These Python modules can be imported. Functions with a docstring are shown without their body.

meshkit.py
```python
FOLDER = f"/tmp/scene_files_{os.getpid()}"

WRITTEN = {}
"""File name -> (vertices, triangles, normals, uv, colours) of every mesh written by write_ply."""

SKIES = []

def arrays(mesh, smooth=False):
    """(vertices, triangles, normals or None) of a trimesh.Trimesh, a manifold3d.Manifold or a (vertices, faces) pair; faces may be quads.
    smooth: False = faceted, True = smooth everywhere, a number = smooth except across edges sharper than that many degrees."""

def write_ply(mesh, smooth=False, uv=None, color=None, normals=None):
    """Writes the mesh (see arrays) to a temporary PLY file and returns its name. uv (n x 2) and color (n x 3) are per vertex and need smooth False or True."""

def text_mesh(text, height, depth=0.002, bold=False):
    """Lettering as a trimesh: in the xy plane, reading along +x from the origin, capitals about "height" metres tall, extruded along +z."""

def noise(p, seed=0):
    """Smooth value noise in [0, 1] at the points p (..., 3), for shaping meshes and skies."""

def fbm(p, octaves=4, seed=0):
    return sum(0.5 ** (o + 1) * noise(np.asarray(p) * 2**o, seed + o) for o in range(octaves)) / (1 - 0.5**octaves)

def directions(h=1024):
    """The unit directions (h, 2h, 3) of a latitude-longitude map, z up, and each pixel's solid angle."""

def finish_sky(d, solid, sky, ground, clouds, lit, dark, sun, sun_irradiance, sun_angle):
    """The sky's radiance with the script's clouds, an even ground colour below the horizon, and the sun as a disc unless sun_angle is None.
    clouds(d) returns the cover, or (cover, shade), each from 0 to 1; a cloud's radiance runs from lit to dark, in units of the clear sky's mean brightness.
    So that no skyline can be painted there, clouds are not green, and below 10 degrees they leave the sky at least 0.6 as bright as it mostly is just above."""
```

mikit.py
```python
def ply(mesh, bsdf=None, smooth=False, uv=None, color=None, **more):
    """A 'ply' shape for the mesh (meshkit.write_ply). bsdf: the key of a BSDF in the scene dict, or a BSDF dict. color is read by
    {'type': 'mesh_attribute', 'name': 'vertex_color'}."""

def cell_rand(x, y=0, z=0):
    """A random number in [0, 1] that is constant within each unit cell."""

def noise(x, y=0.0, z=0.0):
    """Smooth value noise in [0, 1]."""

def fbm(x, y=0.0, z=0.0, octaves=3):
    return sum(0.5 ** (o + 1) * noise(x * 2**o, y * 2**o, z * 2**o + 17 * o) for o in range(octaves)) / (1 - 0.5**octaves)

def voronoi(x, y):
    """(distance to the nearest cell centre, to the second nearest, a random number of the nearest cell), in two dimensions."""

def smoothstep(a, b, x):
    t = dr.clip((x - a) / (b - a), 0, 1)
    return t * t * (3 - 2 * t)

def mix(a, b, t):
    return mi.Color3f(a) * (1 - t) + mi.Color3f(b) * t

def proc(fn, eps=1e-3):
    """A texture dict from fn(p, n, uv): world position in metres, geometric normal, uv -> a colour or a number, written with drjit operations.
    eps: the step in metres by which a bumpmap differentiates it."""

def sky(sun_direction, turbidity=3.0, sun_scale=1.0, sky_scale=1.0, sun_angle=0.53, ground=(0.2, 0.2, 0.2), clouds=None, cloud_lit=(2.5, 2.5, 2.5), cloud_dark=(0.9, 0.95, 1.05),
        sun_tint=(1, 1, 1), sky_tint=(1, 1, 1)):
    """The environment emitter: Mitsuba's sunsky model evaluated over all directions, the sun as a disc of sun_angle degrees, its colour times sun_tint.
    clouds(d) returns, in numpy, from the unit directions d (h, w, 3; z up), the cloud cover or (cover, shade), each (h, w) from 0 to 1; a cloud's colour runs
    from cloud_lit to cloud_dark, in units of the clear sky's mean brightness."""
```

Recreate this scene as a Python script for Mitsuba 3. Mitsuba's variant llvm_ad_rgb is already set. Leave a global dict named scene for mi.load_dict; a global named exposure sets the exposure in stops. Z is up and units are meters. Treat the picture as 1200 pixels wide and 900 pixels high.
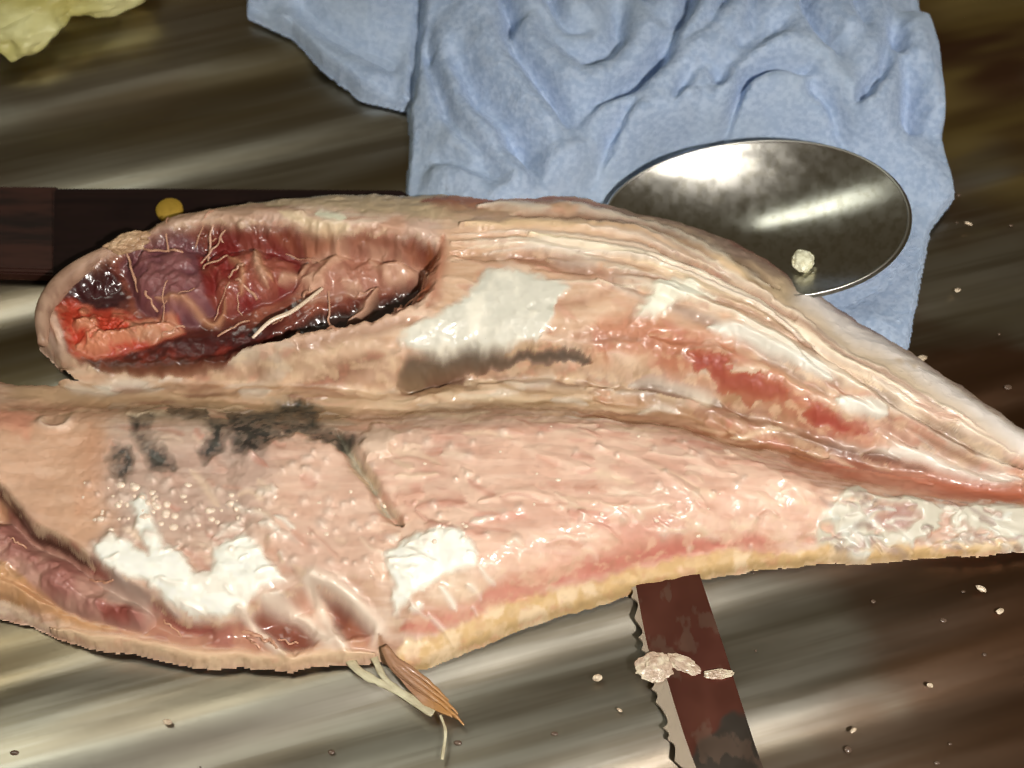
import math, random
import numpy as np, trimesh
import drjit as dr
import mitsuba as mi
import mikit, meshkit
from mikit import proc, noise, fbm, smoothstep, mix, ply
from meshkit import fbm as nfbm, noise as nnoise

T = mi.ScalarTransform4f
random.seed(4)
RNG = np.random.RandomState(7)
scene, labels = {}, {}

# ------------------------------------------------------------------ camera
ELEV, DIST, FOV = math.radians(62), 0.479, 38.0
CAM = np.array([0, -DIST * math.cos(ELEV), DIST * math.sin(ELEV) + 0.010])
FWD = np.array([0, math.cos(ELEV), -math.sin(ELEV)])
UPV = np.array([0, math.sin(ELEV), math.cos(ELEV)])
scene['camera'] = {'type': 'thinlens', 'fov': FOV, 'fov_axis': 'x', 'near_clip': 0.01, 'far_clip': 20.0,
                   'aperture_radius': 0.0024, 'focus_distance': 0.450,
                   'to_world': T().look_at(origin=CAM.tolist(), target=(CAM + FWD).tolist(), up=[0, 0, 1])}
exposure = -0.05

# ------------------------------------------------------------------ light: an unseen panel lamp shaped for the steel reflections, the camera's flash, dim room
def lamp(name, centre, target, half_w, half_h, rgb):
    scene[name] = {'type': 'rectangle', 'to_world': T().look_at(origin=list(centre), target=list(target), up=[0.02, 1, 0.03]) @ T().scale([half_w, half_h, 1]),
                   'bsdf': {'type': 'diffuse', 'reflectance': {'type': 'rgb', 'value': 0.6}},
                   'emitter': {'type': 'area', 'radiance': {'type': 'rgb', 'value': list(rgb)}}}
lamp('unseen_panel_lamp', (-0.62, 0.24, 1.45), (-0.25, 0.0, 0), 0.42, 0.17, (3.3, 3.4, 2.95))
labels['unseen_panel_lamp'] = {'label': 'unseen wide white panel lamp above the worktop, shaped for the steel reflections', 'category': 'lamp'}
scene['flash_light'] = {'type': 'sphere', 'center': [0.15, CAM[1] - 0.10, CAM[2] + 0.08], 'radius': 0.014,
                        'emitter': {'type': 'area', 'radiance': {'type': 'rgb', 'value': [2080, 1975, 1830]}}}
labels['flash_light'] = {'label': 'small round flash lamp above the fish at the right', 'category': 'flash'}
scene['room_light'] = {'type': 'constant', 'radiance': {'type': 'rgb', 'value': [0.088, 0.070, 0.043]}}

# ------------------------------------------------------------------ helpers
TAN = math.tan(math.radians(FOV / 2))
def W(px, py, z=0.0):
    """Measured from the photograph: the point at height z seen at photo pixel (px, py)."""
    d = FWD + (px - 600) / 600 * TAN * np.array([1, 0, 0]) - (py - 450) / 600 * TAN * UPV
    return CAM + d * (z - CAM[2]) / d[2]
def plan(x, y, z):
    """Photo pixel of world points (arrays): the plan coordinates in which outlines were measured."""
    p = np.stack([x, y - CAM[1] + 0 * x, z - CAM[2] + 0 * x], -1)
    dep = p @ FWD
    return 600 + p[..., 0] / dep / TAN * 600, 450 - (p @ UPV) / dep / TAN * 600
def s(r, g, b, k=1.0):
    c = np.array([r, g, b], float) / 255
    return np.where(c <= 0.04045, c / 12.92, ((c + 0.055) / 1.055) ** 2.4) * k
def rgb(v): return {'type': 'rgb', 'value': [float(x) for x in v]}
def sst(a, b, x):
    t = np.clip((x - a) / (b - a), 0, 1)
    return t * t * (3 - 2 * t)

def sdist(U, V, pts):
    """Signed distance (px, positive inside) to a closed polygon."""
    pts = np.asarray(pts, float); q = np.roll(pts, -1, 0)
    best = np.full(U.shape, 1e9); ins = np.zeros(U.shape, bool)
    for (ax, ay), (bx, by) in zip(pts, q):
        ex, ey = bx - ax, by - ay
        t = np.clip(((U - ax) * ex + (V - ay) * ey) / (ex * ex + ey * ey + 1e-9), 0, 1)
        best = np.minimum(best, (U - ax - t * ex) ** 2 + (V - ay - t * ey) ** 2)
        if ay != by:
            ins ^= ((ay > V) != (by > V)) & (U < (V - ay) * ex / ey + ax)
    return np.sqrt(best) * np.where(ins, 1, -1)
def ldist(U, V, pts):
    """(distance, parameter 0..1 along, signed side) to an open polyline."""
    pts = np.asarray(pts, float)
    best = np.full(U.shape, 1e9); par = np.zeros(U.shape); side = np.zeros(U.shape)
    L = np.r_[0, np.cumsum(np.linalg.norm(np.diff(pts, axis=0), axis=1))]
    for i in range(len(pts) - 1):
        (ax, ay), (bx, by) = pts[i], pts[i + 1]
        ex, ey = bx - ax, by - ay
        l2 = ex * ex + ey * ey + 1e-9
        t = np.clip(((U - ax) * ex + (V - ay) * ey) / l2, 0, 1)
        d = (U - ax - t * ex) ** 2 + (V - ay - t * ey) ** 2
        m = d < best
        best = np.where(m, d, best); par = np.where(m, (L[i] + t * (L[i + 1] - L[i])) / L[-1], par)
        side = np.where(m, np.sign(ex * (V - ay) - ey * (U - ax)), side)
    return np.sqrt(best), par, side
def curve(pts, n=8):
    """Smooth polyline through the points (Catmull-Rom)."""
    p = np.asarray(pts, float); p = np.vstack([2 * p[0] - p[1], p, 2 * p[-1] - p[-2]]); out = []
    for i in range(1, len(p) - 2):
        for t in np.linspace(0, 1, n, endpoint=False):
            out.append(0.5 * (2 * p[i] + (p[i + 1] - p[i - 1]) * t + (2 * p[i - 1] - 5 * p[i] + 4 * p[i + 1] - p[i + 2]) * t * t + (3 * p[i] - p[i - 1] - 3 * p[i + 1] + p[i + 2]) * t ** 3))
    return np.vstack(out + [p[-2]])
def grid_normals(P):
    du, dv = np.gradient(P, axis=1), np.gradient(P, axis=0)
    n = np.cross(du, dv); n /= np.linalg.norm(n, axis=-1, keepdims=True) + 1e-20
    return np.where(n[..., 2:] < 0, -n, n)
def mesh_entry(key, v, f, bsdf, n=None, col=None):
    path = meshkit.write_ply((v, f), False, None, col, n)
    scene[key] = {'type': 'ply', 'filename': path, 'face_normals': n is None, 'bsdf': {'type': 'ref', 'id': bsdf}}
def tube(pts, radii, sides=10, flat=1.0, caps=True):
    """A tapering round rod through world points, as vertices and triangles; flat < 1 squashes it upright."""
    p = np.asarray(pts, float); r = np.broadcast_to(radii, (len(p),))
    t = np.gradient(p, axis=0); t /= np.linalg.norm(t, axis=1, keepdims=True)
    a = np.cross(t, [0, 0, 1.0]); a /= np.linalg.norm(a, axis=1, keepdims=True) + 1e-9
    b = np.cross(a, t); ang = np.arange(sides) * 2 * np.pi / sides
    v = p[:, None] + r[:, None, None] * (np.cos(ang)[None, :, None] * a[:, None] + flat * np.sin(ang)[None, :, None] * b[:, None])
    i, j = np.meshgrid(np.arange(len(p) - 1), np.arange(sides), indexing='ij')
    q = np.stack([i * sides + j, i * sides + (j + 1) % sides, (i + 1) * sides + (j + 1) % sides, (i + 1) * sides + j], -1).reshape(-1, 4)
    v = v.reshape(-1, 3); f = np.vstack([q[:, [0, 1, 2]], q[:, [0, 2, 3]]])
    if caps:
        k = len(v); v = np.vstack([v, p[0], p[-1]])
        jj = np.arange(sides); e = (len(p) - 1) * sides
        f = np.vstack([f, np.stack([jj * 0 + k, (jj + 1) % sides, jj], 1), np.stack([jj * 0 + k + 1, e + jj, e + (jj + 1) % sides], 1)])
    m = trimesh.Trimesh(v, f, process=False); m.fix_normals()
    return m
def blob(centre, radii, sub=4, amp=0.15, freq=3.0, seed=0, rot=0.0):
    """A lumpy rounded mass."""
    m = trimesh.creation.icosphere(sub)
    v = m.vertices.copy()
    k = 1 + amp * (nfbm(v * freq / 2 + 11.3 * seed + 5, 4, seed) - 0.5) * 2
    v = v * k[:, None] * np.asarray(radii)
    c, sn = math.cos(rot), math.sin(rot)
    v = np.stack([v[:, 0] * c - v[:, 1] * sn, v[:, 0] * sn + v[:, 1] * c, v[:, 2]], 1)
    m.vertices = v + np.asarray(centre)
    return m
def tag(key, label, cat, group=None, kind=None):
    labels[key] = {'label': label, 'category': cat}
    if group: labels[key]['group'] = group
    if kind: labels[key]['kind'] = kind

# ------------------------------------------------------------------ materials
VC = {'type': 'mesh_attribute', 'name': 'vertex_color'}
def wet(rough=0.34, coat=0.8, cg=0.93, spec=0.5, bump=None, color=VC):
    b = {'type': 'principled', 'base_color': color, 'roughness': rough, 'specular': spec, 'clearcoat': coat, 'clearcoat_gloss': cg}
    if bump: b = {'type': 'bumpmap', 'arbitrary': bump, 'scale': 1.0, 'bsdf': b}
    return {'type': 'twosided', 'bsdf': b}
def wet_relief(p, n, uv):
    a = noise(p.x * 420, p.y * 520, p.z * 420)
    b = noise(p.x * 1100, p.y * 1300, p.z * 1100 + 9)
    return 0.00014 * a + 0.00010 * b
WR = proc(wet_relief, 2e-4)
scene['wet_flesh'] = wet(0.5, 0.75, 0.955, 0.35, bump=WR)
scene['wet_organ'] = wet(0.22, 1.0, 0.98)
scene['wet_fat'] = wet(0.45, 0.5, 0.9, bump=WR)
scene['wet_bone'] = wet(0.35, 0.7, 0.95, color=rgb(s(226, 203, 178)))

scene['pale_tissue'] = wet(0.35, 0.7, 0.95, color=rgb(s(212, 182, 156)))
scene['wet_bead'] = wet(0.16, 1.0, 0.97, 0.8, color=rgb(s(232, 212, 192)))
scene['wet_tissue'] = wet(0.35, 0.7, 0.95, color=rgb(s(188, 142, 116)))
scene['juice'] = {'type': 'principled', 'base_color': rgb((0.10, 0.065, 0.045)), 'roughness': 0.14, 'specular': 0.6, 'clearcoat': 1.0, 'clearcoat_gloss': 0.98}
DX, DY = math.cos(math.radians(15.5)), math.sin(math.radians(15.5))
def steel_color(p, n, uv):
    a, t = p.x * DX + p.y * DY, -p.x * DY + p.y * DX
    st = fbm(a * 9, t * 230, 1.0, 4)
    wide = fbm(a * 5 + 30, t * 34, 4.0, 3)
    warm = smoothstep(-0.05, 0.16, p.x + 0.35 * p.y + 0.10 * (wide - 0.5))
    stain_and_reflection = smoothstep(0.42 - 0.16 * warm, 0.66 - 0.14 * warm, fbm(p.x * 13 + 7, p.y * 22 + 3, 2.0, 4))
    c = mix(mi.Color3f(0.45, 0.425, 0.365), mi.Color3f(0.31, 0.275, 0.215), smoothstep(0.3, 0.7, st))
    c = mix(c, mi.Color3f(0.22, 0.165, 0.08), 0.8 * smoothstep(0.45, 0.68, wide))
    gold_reflection = smoothstep(0.10, 0.16, p.x) * smoothstep(0.02, 0.09, p.y) * smoothstep(0.30, 0.62, fbm(a * 14, t * 60, 9.0, 3))  # warm golden reflection at the far right, painted into the steel colour
    c = mix(c, mi.Color3f(0.20, 0.10, 0.055), stain_and_reflection * (0.2 + 0.75 * warm))  # brown stains, plus dark warm reflections painted in towards the right
    return mix(c, mi.Color3f(0.60, 0.47, 0.19), 0.85 * gold_reflection)
def steel_rough(p, n, uv):
    a, t = p.x * DX + p.y * DY, -p.x * DY + p.y * DX
    return 0.22 + 0.20 * fbm(a * 14, t * 120, 7.0, 3)
def steel_relief(p, n, uv):
    a, t = p.x * DX + p.y * DY, -p.x * DY + p.y * DX
    return 0.00005 * fbm(a * 16, t * 260, 3.0, 3) + 0.00010 * noise(a * 24, t * 70, 5.0)
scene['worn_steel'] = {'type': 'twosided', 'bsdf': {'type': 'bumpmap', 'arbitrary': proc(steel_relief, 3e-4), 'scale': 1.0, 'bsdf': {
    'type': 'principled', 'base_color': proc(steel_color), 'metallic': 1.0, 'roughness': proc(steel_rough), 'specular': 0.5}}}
def spoon_rough(p, n, uv):
    return 0.15 + 0.14 * fbm(p.x * 300, p.y * 300, p.z * 300, 3)
def spoon_color(p, n, uv):
    return mix(mi.Color3f(0.50, 0.49, 0.45), mi.Color3f(0.42, 0.405, 0.35), smoothstep(0.45, 0.7, fbm(p.x * 600, p.y * 420, p.z * 400, 4)))
scene['spoon_metal'] = {'type': 'twosided', 'bsdf': {'type': 'principled', 'base_color': proc(spoon_color), 'metallic': 1.0, 'roughness': proc(spoon_rough)}}
scene['rim_metal'] = {'type': 'twosided', 'bsdf': {'type': 'principled', 'base_color': rgb((0.55, 0.54, 0.50)), 'metallic': 1.0, 'roughness': 0.3}}
def blade_color(p, n, uv):
    f = smoothstep(0.40, 0.52, fbm(p.x * 60 + 2, p.y * 50, 1.0, 4) + 0.9 * (p.y + 0.112) / 0.03)  # red of the fish mirrored in the blade, painted into its colour
    c = mix(mi.Color3f(0.12, 0.10, 0.085), mix(mi.Color3f(0.27, 0.10, 0.070), mi.Color3f(0.20, 0.065, 0.05), fbm(p.x * 90, p.y * 90, 4.0, 3)), f)
    return mix(c, mi.Color3f(0.36, 0.24, 0.18), 0.45 * smoothstep(0.55, 0.68, fbm(p.x * 210 + 5, p.y * 130, 6.0, 4)))
def blade_rough(p, n, uv):
    return 0.16 + 0.16 * fbm(p.x * 130, p.y * 130, 2.0, 3)
scene['blade_metal'] = {'type': 'twosided', 'bsdf': {'type': 'principled', 'base_color': proc(blade_color), 'metallic': 0.85, 'roughness': proc(blade_rough)}}
scene['edge_metal'] = {'type': 'twosided', 'bsdf': {'type': 'principled', 'base_color': rgb((0.40, 0.33, 0.25)), 'metallic': 0.5, 'roughness': 0.4}}
def handle_color(p, n, uv):
    return mix(mi.Color3f(0.006, 0.003, 0.003), mi.Color3f(0.018, 0.008, 0.006), fbm(p.x * 60, p.y * 420, p.z * 420, 4))
scene['dark_wood'] = {'type': 'twosided', 'bsdf': {'type': 'principled', 'base_color': proc(handle_color), 'roughness': 0.6, 'specular': 0.12}}
def redbrown_color(p, n, uv):
    return mix(mi.Color3f(0.045, 0.016, 0.011), mi.Color3f(0.012, 0.006, 0.005), smoothstep(0.35, 0.65, fbm(p.x * 30, p.y * 210, p.z * 100, 4)))  # streaky mix of dark red-brown and near black
scene['redbrown_metal'] = {'type': 'twosided', 'bsdf': {'type': 'principled', 'base_color': proc(redbrown_color), 'metallic': 0.3, 'roughness': 0.42}}
scene['brass'] = {'type': 'twosided', 'bsdf': {'type': 'principled', 'base_color': rgb((0.40, 0.25, 0.03)), 'metallic': 0.3, 'roughness': 0.6}}
def terry(p, n, uv):
    return 0.0011 * noise(p.x * 1500, p.y * 1500, p.z * 1500) * 0.35 + 0.0002 * noise(p.x * 600, p.y * 600, p.z * 600)
def cloth_color(p, n, uv):
    f = fbm(p.x * 700, p.y * 700, p.z * 700, 3); g = fbm(p.x * 26, p.y * 26, p.z * 26, 3)
    c = mix(mi.Color3f(0.30, 0.395, 0.56), mi.Color3f(0.395, 0.485, 0.64), smoothstep(0.3, 0.7, f))
    return mix(c, mi.Color3f(0.38, 0.46, 0.56), 0.4 * smoothstep(0.45, 0.65, g))
scene['blue_terry'] = {'type': 'twosided', 'bsdf': {'type': 'bumpmap', 'arbitrary': proc(terry, 3e-4), 'scale': 1.0, 'bsdf': {
    'type': 'principled', 'base_color': proc(cloth_color), 'roughness': 0.95, 'specular': 0.1, 'sheen': 0.7}}}
def scrap_color(p, n, uv):
    return mix(mi.Color3f(0.60, 0.58, 0.28), mi.Color3f(0.42, 0.38, 0.12), smoothstep(0.35, 0.7, fbm(p.x * 55, p.y * 55, p.z * 55, 4)))
scene['pale_yellow'] = {'type': 'twosided', 'bsdf': {'type': 'principled', 'base_color': proc(scrap_color), 'roughness': 0.4, 'specular': 0.4}}

# ------------------------------------------------------------------ the steel worktop with shallow drain ridges
def worktop():
    nx, ny = 640, 560
    X, Y = np.meshgrid(np.linspace(-0.75, 0.75, nx), np.linspace(-0.45, 0.85, ny))
    a, t = X * DX + Y * DY, -X * DY + Y * DX
    t2 = t + 0.006 * (nfbm(np.stack([a * 5, t * 6, a * 0], -1), 3, 3) - 0.5)
    z = 0.00085 * np.sin(t2 * 2 * np.pi / 0.041) + 0.00016 * np.sin(t2 * 2 * np.pi / 0.0205 + 1.0) \
        + 0.0011 * (nfbm(np.stack([a * 9, t * 40, a * 0 + 2], -1), 3, 5) - 0.5) - 0.0022
    P = np.stack([X, Y, z], -1)
    i = np.arange(nx * ny).reshape(ny, nx)
    q = np.stack([i[:-1, :-1], i[:-1, 1:], i[1:, 1:], i[1:, :-1]], -1).reshape(-1, 4)
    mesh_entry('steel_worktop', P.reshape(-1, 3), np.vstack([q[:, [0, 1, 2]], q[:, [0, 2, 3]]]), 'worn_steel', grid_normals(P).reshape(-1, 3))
    labels['steel_worktop'] = {'label': 'worn ridged steel worktop with brown stains and painted warm reflections under the fish', 'kind': 'structure'}
worktop()

# ------------------------------------------------------------------ the split fish
ZR = 0.014
CAVITIES = []
def fish():
    st = 0.00046
    xs, ys = np.arange(-0.205, 0.215, st), np.arange(-0.104, 0.092, st)
    X, Y = np.meshgrid(xs, ys)
    U, V = plan(X, Y, ZR + 0 * X)
    vb = np.interp(U, [-90, 0, 70, 200, 440, 640, 900, 1320], [700, 722, 745, 772, 775, 720, 660, 636])
    vt = np.interp(U, [40, 110, 200, 330, 690, 860, 960, 1060, 1200, 1300], [380, 298, 255, 228, 228, 276, 338, 400, 494, 551])
    U, V = plan(X, Y, (0.005 + 0.010 * sst(10, 130, vb - V) - 0.008 * sst(70, 0, V - vt)) * (1 - 0.4 * sst(850, 1250, U)))         # the near rim lies lower than the middle
    P3 = np.stack([X, Y, X * 0], -1)
    memo = {}
    def fb(f, seed, o=4, sx=1.0):
        if (f, seed, o, sx) not in memo: memo[f, seed, o, sx] = nfbm(P3 * [f * sx, f, 1] + 3.7 + seed * 1.3, o, seed)
        return memo[f, seed, o, sx]
    w1, w2 = fb(90, 1) - 0.5, fb(90, 2) - 0.5
    f1, f2 = fb(420, 3, 3) - 0.5, fb(420, 4, 3) - 0.5
    lo = sst(60, 10, vb - V)
    Uo, Vo = U + 10 * w1 + 3 * f1, V + (10 + 5 * lo) * w2 + 3 * f2            # gently ragged outlines
    Uw, Vw = U + 24 * w1 + 9 * f1, V + 24 * w2 + 9 * f2          # ragged tissue edges
    def poly(pts, feather=6, ragged=True):
        p = np.asarray(pts, float)
        m = np.zeros(U.shape); g = feather + 40
        b = (U > p[:, 0].min() - g) & (U < p[:, 0].max() + g) & (V > p[:, 1].min() - g) & (V < p[:, 1].max() + g)
        if b.any():
            a, c = (Uw, Vw) if ragged else (Uo, Vo)
            m[b] = sst(-feather, feather, sdist(a[b], c[b], p))
        return m
    def line(pts, w, taper=True, ragged=True, k=8):
        c = curve(pts, k); a, b = (Uo, Vo) if ragged else (U, V)
        m = np.zeros(U.shape); g = 4 * w + 30
        bb = (U > c[:, 0].min() - g) & (U < c[:, 0].max() + g) & (V > c[:, 1].min() - g) & (V < c[:, 1].max() + g)
        d, par, _ = ldist(a[bb], b[bb], c)
        tp = np.sqrt(np.clip(np.minimum(par, 1 - par) * 6, 0.05, 1)) if taper else 1.0
        m[bb] = np.exp(-(d / (w * tp)) ** 2)
        return m
    upper = [(40, 398), (46, 362), (68, 328), (108, 300), (150, 278), (200, 257), (260, 241), (330, 231), (420, 227), (520, 225), (620, 226), (690, 230), (745, 246),
             (800, 258), (860, 278), (920, 314), (960, 340), (1010, 374), (1060, 402), (1120, 442), (1200, 496), (1300, 552), (1300, 610), (1200, 575), (1000, 535),
             (780, 470), (560, 460), (440, 470), (220, 460), (120, 447), (75, 424)]
    lower = [(-90, 420), (0, 430), (120, 431), (220, 428), (330, 436), (440, 438), (560, 425), (700, 432), (780, 445), (900, 478), (1000, 512), (1100, 540), (1200, 552), (1320, 575),
             (1320, 636), (1200, 643), (1050, 652), (900, 660), (740, 688), (640, 720), (560, 753), (500, 776), (470, 781), (447, 766), (420, 772), (340, 779), (270, 778), (200, 772),
             (130, 760), (70, 745), (30, 730), (0, 722), (-90, 700)]
    dU, dL = sdist(Uo, Vo, upper), sdist(Uo, Vo, lower)
    taper = 1 - 0.5 * sst(760, 1250, U)
    dO = np.maximum(np.maximum(dU, dL), np.minimum(dU + 40, dL + 40) - 22)
    def dome(d, w, e): return e * np.sqrt(1 - (1 - np.clip(d / (13 + 10 * lo), 0, 1)) ** 2) + (1 - e) * np.sin(np.clip(d / w, 0, 1) * np.pi / 2) ** 1.2
    mixl = sst(-30, 30, dL)
    H = (0.024 * (1 - mixl) + 0.021 * mixl) * taper * dome(dO, 62 + 33 * mixl, 0.34 - 0.14 * mixl)
    seamline = [(60, 432), (220, 428), (440, 438), (560, 425), (700, 432), (780, 445), (900, 478), (1000, 512), (1100, 540), (1200, 552)]
    H -= (0.0075 * line(seamline, 46, False) + 0.0042 * line(seamline, 10, False)) * taper * sst(0, 40, dO)
    inside = (np.maximum(dU, dL) > 0)
    # ---- tissue relief and colour
    C = np.empty(U.shape + (3,)); LAB = np.zeros(U.shape, int); names = ['lower_fillet', 'upper_fillet']
    LAB[(dU > 0) & (dL <= 0)] = 1
    big, mid, fine = fb(28, 11), fb(110, 12), fb(520, 13, 3)
    fib = fb(300, 14, 4, 0.22)
    pinkA, pinkB, cream = s(222, 186, 160), s(198, 152, 126), s(226, 206, 174)
    C[:] = pinkB + (pinkA - pinkB) * sst(0.3, 0.7, mid)[..., None]
    def tint(m, col): C[:] = C * (1 - m[..., None]) + np.asarray(col) * m[..., None]
    def part(m, name, level=0.5):
        if name not in names: names.append(name)
        LAB[(m > level) & inside] = names.index(name)
    tint(0.5 * sst(0.5, 0.72, big), cream)
    tint(0.5 * sst(0.54, 0.72, fb(160, 15, 4, 0.3)), s(196, 132, 108)); tint(0.5 * sst(0.52, 0.66, fb(260, 16, 4, 0.25)), s(234, 214, 194)); tint(0.4 * sst(0.53, 0.68, fb(60, 17)), s(190, 160, 150)); tint(0.4 * sst(0.5, 0.68, fb(620, 18, 3, 0.14)), s(234, 212, 190)); tint(0.35 * sst(0.52, 0.7, fb(540, 20, 3, 0.12)), s(176, 124, 102))
    H += (0.0050 * (big - 0.5) + 0.0013 * (mid - 0.5) + 0.0007 * (fib - 0.5) + 0.00025 * (fine - 0.5)) * sst(0, 30, np.maximum(dU, dL))
    base_ids = [0, 1]
    tint(0.45 * sst(0.46, 0.64, fb(42, 23, 3, 0.7)), s(176, 138, 116))
    # -- upper half: beige wall, skin edge, bone ridges
    up = (dU > 0) & (dL < 0)
    tint(poly([(520, 275), (700, 275), (900, 370), (1100, 500), (1000, 500), (760, 425), (640, 410), (520, 400), (440, 420), (250, 440), (330, 400), (500, 380)], 14) * 0.6, s(216, 178, 140))
    tint(line([(560, 335), (640, 320), (760, 360), (850, 400), (940, 440)], 14) * 0.5, s(208, 150, 120))
    rim = poly([(120, 312), (200, 277), (300, 258), (420, 266), (510, 276), (640, 268), (740, 275), (850, 325), (940, 388), (1030, 452), (1120, 497), (1220, 545), (1320, 600), (1320, 500), (1100, 400), (800, 220), (600, 200), (250, 220), (60, 310)], 6)
    tint(rim, s(196, 172, 138)); part(rim, 'back_skin')
    tint(line([(220, 248), (330, 234), (450, 229), (600, 229), (700, 236)], 12) * 0.9, s(160, 162, 166))
    tint(line([(500, 256), (580, 254), (660, 250), (730, 262)], 15) * 0.9, s(150, 84, 58))
    tint(poly([(700, 226), (760, 238), (870, 282), (960, 336), (1060, 398), (1200, 490), (1200, 512), (1100, 455), (1000, 398), (900, 335), (800, 284), (720, 262)], 8) * 0.9, s(138, 114, 102))
    tint(line([(840, 282), (900, 316), (960, 352), (1040, 404)], 6) * 0.6, s(112, 66, 60))
    painted_gloss = line([(940, 362), (1000, 400), (1060, 437), (1120, 477), (1200, 524)], 13, False)  # white sheen along the skin, painted into the colour
    tint(painted_gloss * sst(0.35, 0.55, mid + 0.12) * 0.95, s(222, 214, 208)); H += 0.0016 * painted_gloss
    for pts, w, dpt, col in (([(760, 306), (820, 328), (880, 358), (930, 392), (980, 432), (1040, 472), (1110, 508), (1200, 545)], 5, 0.0032, s(112, 82, 48)),
                             ([(740, 268), (800, 286), (860, 318), (910, 350)], 5, 0.0015, s(120, 92, 66))):
        m = line(pts, w); H -= dpt * m; tint(m * 0.9, col)
    H += 0.0022 * line([(540, 282), (630, 282), (720, 284), (790, 300), (850, 326), (900, 360)], 8)
    m = line([(545, 283), (630, 281), (720, 283), (790, 302), (850, 328), (905, 366), (960, 412), (1030, 462)], 7); tint(m * 0.75, s(228, 200, 160)); part(m, 'bone_ridge', 0.55)
    m = line([(620, 293), (690, 304), (745, 320), (795, 341), (840, 360), (890, 384), (930, 408)], 6); tint(m, s(250, 232, 198)); H += 0.002 * m; part(m, 'bone_ridge_001', 0.5)
    tint(line([(700, 325), (800, 365), (880, 398), (960, 445), (1060, 500)], 11) * 0.6, s(222, 178, 138))
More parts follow.
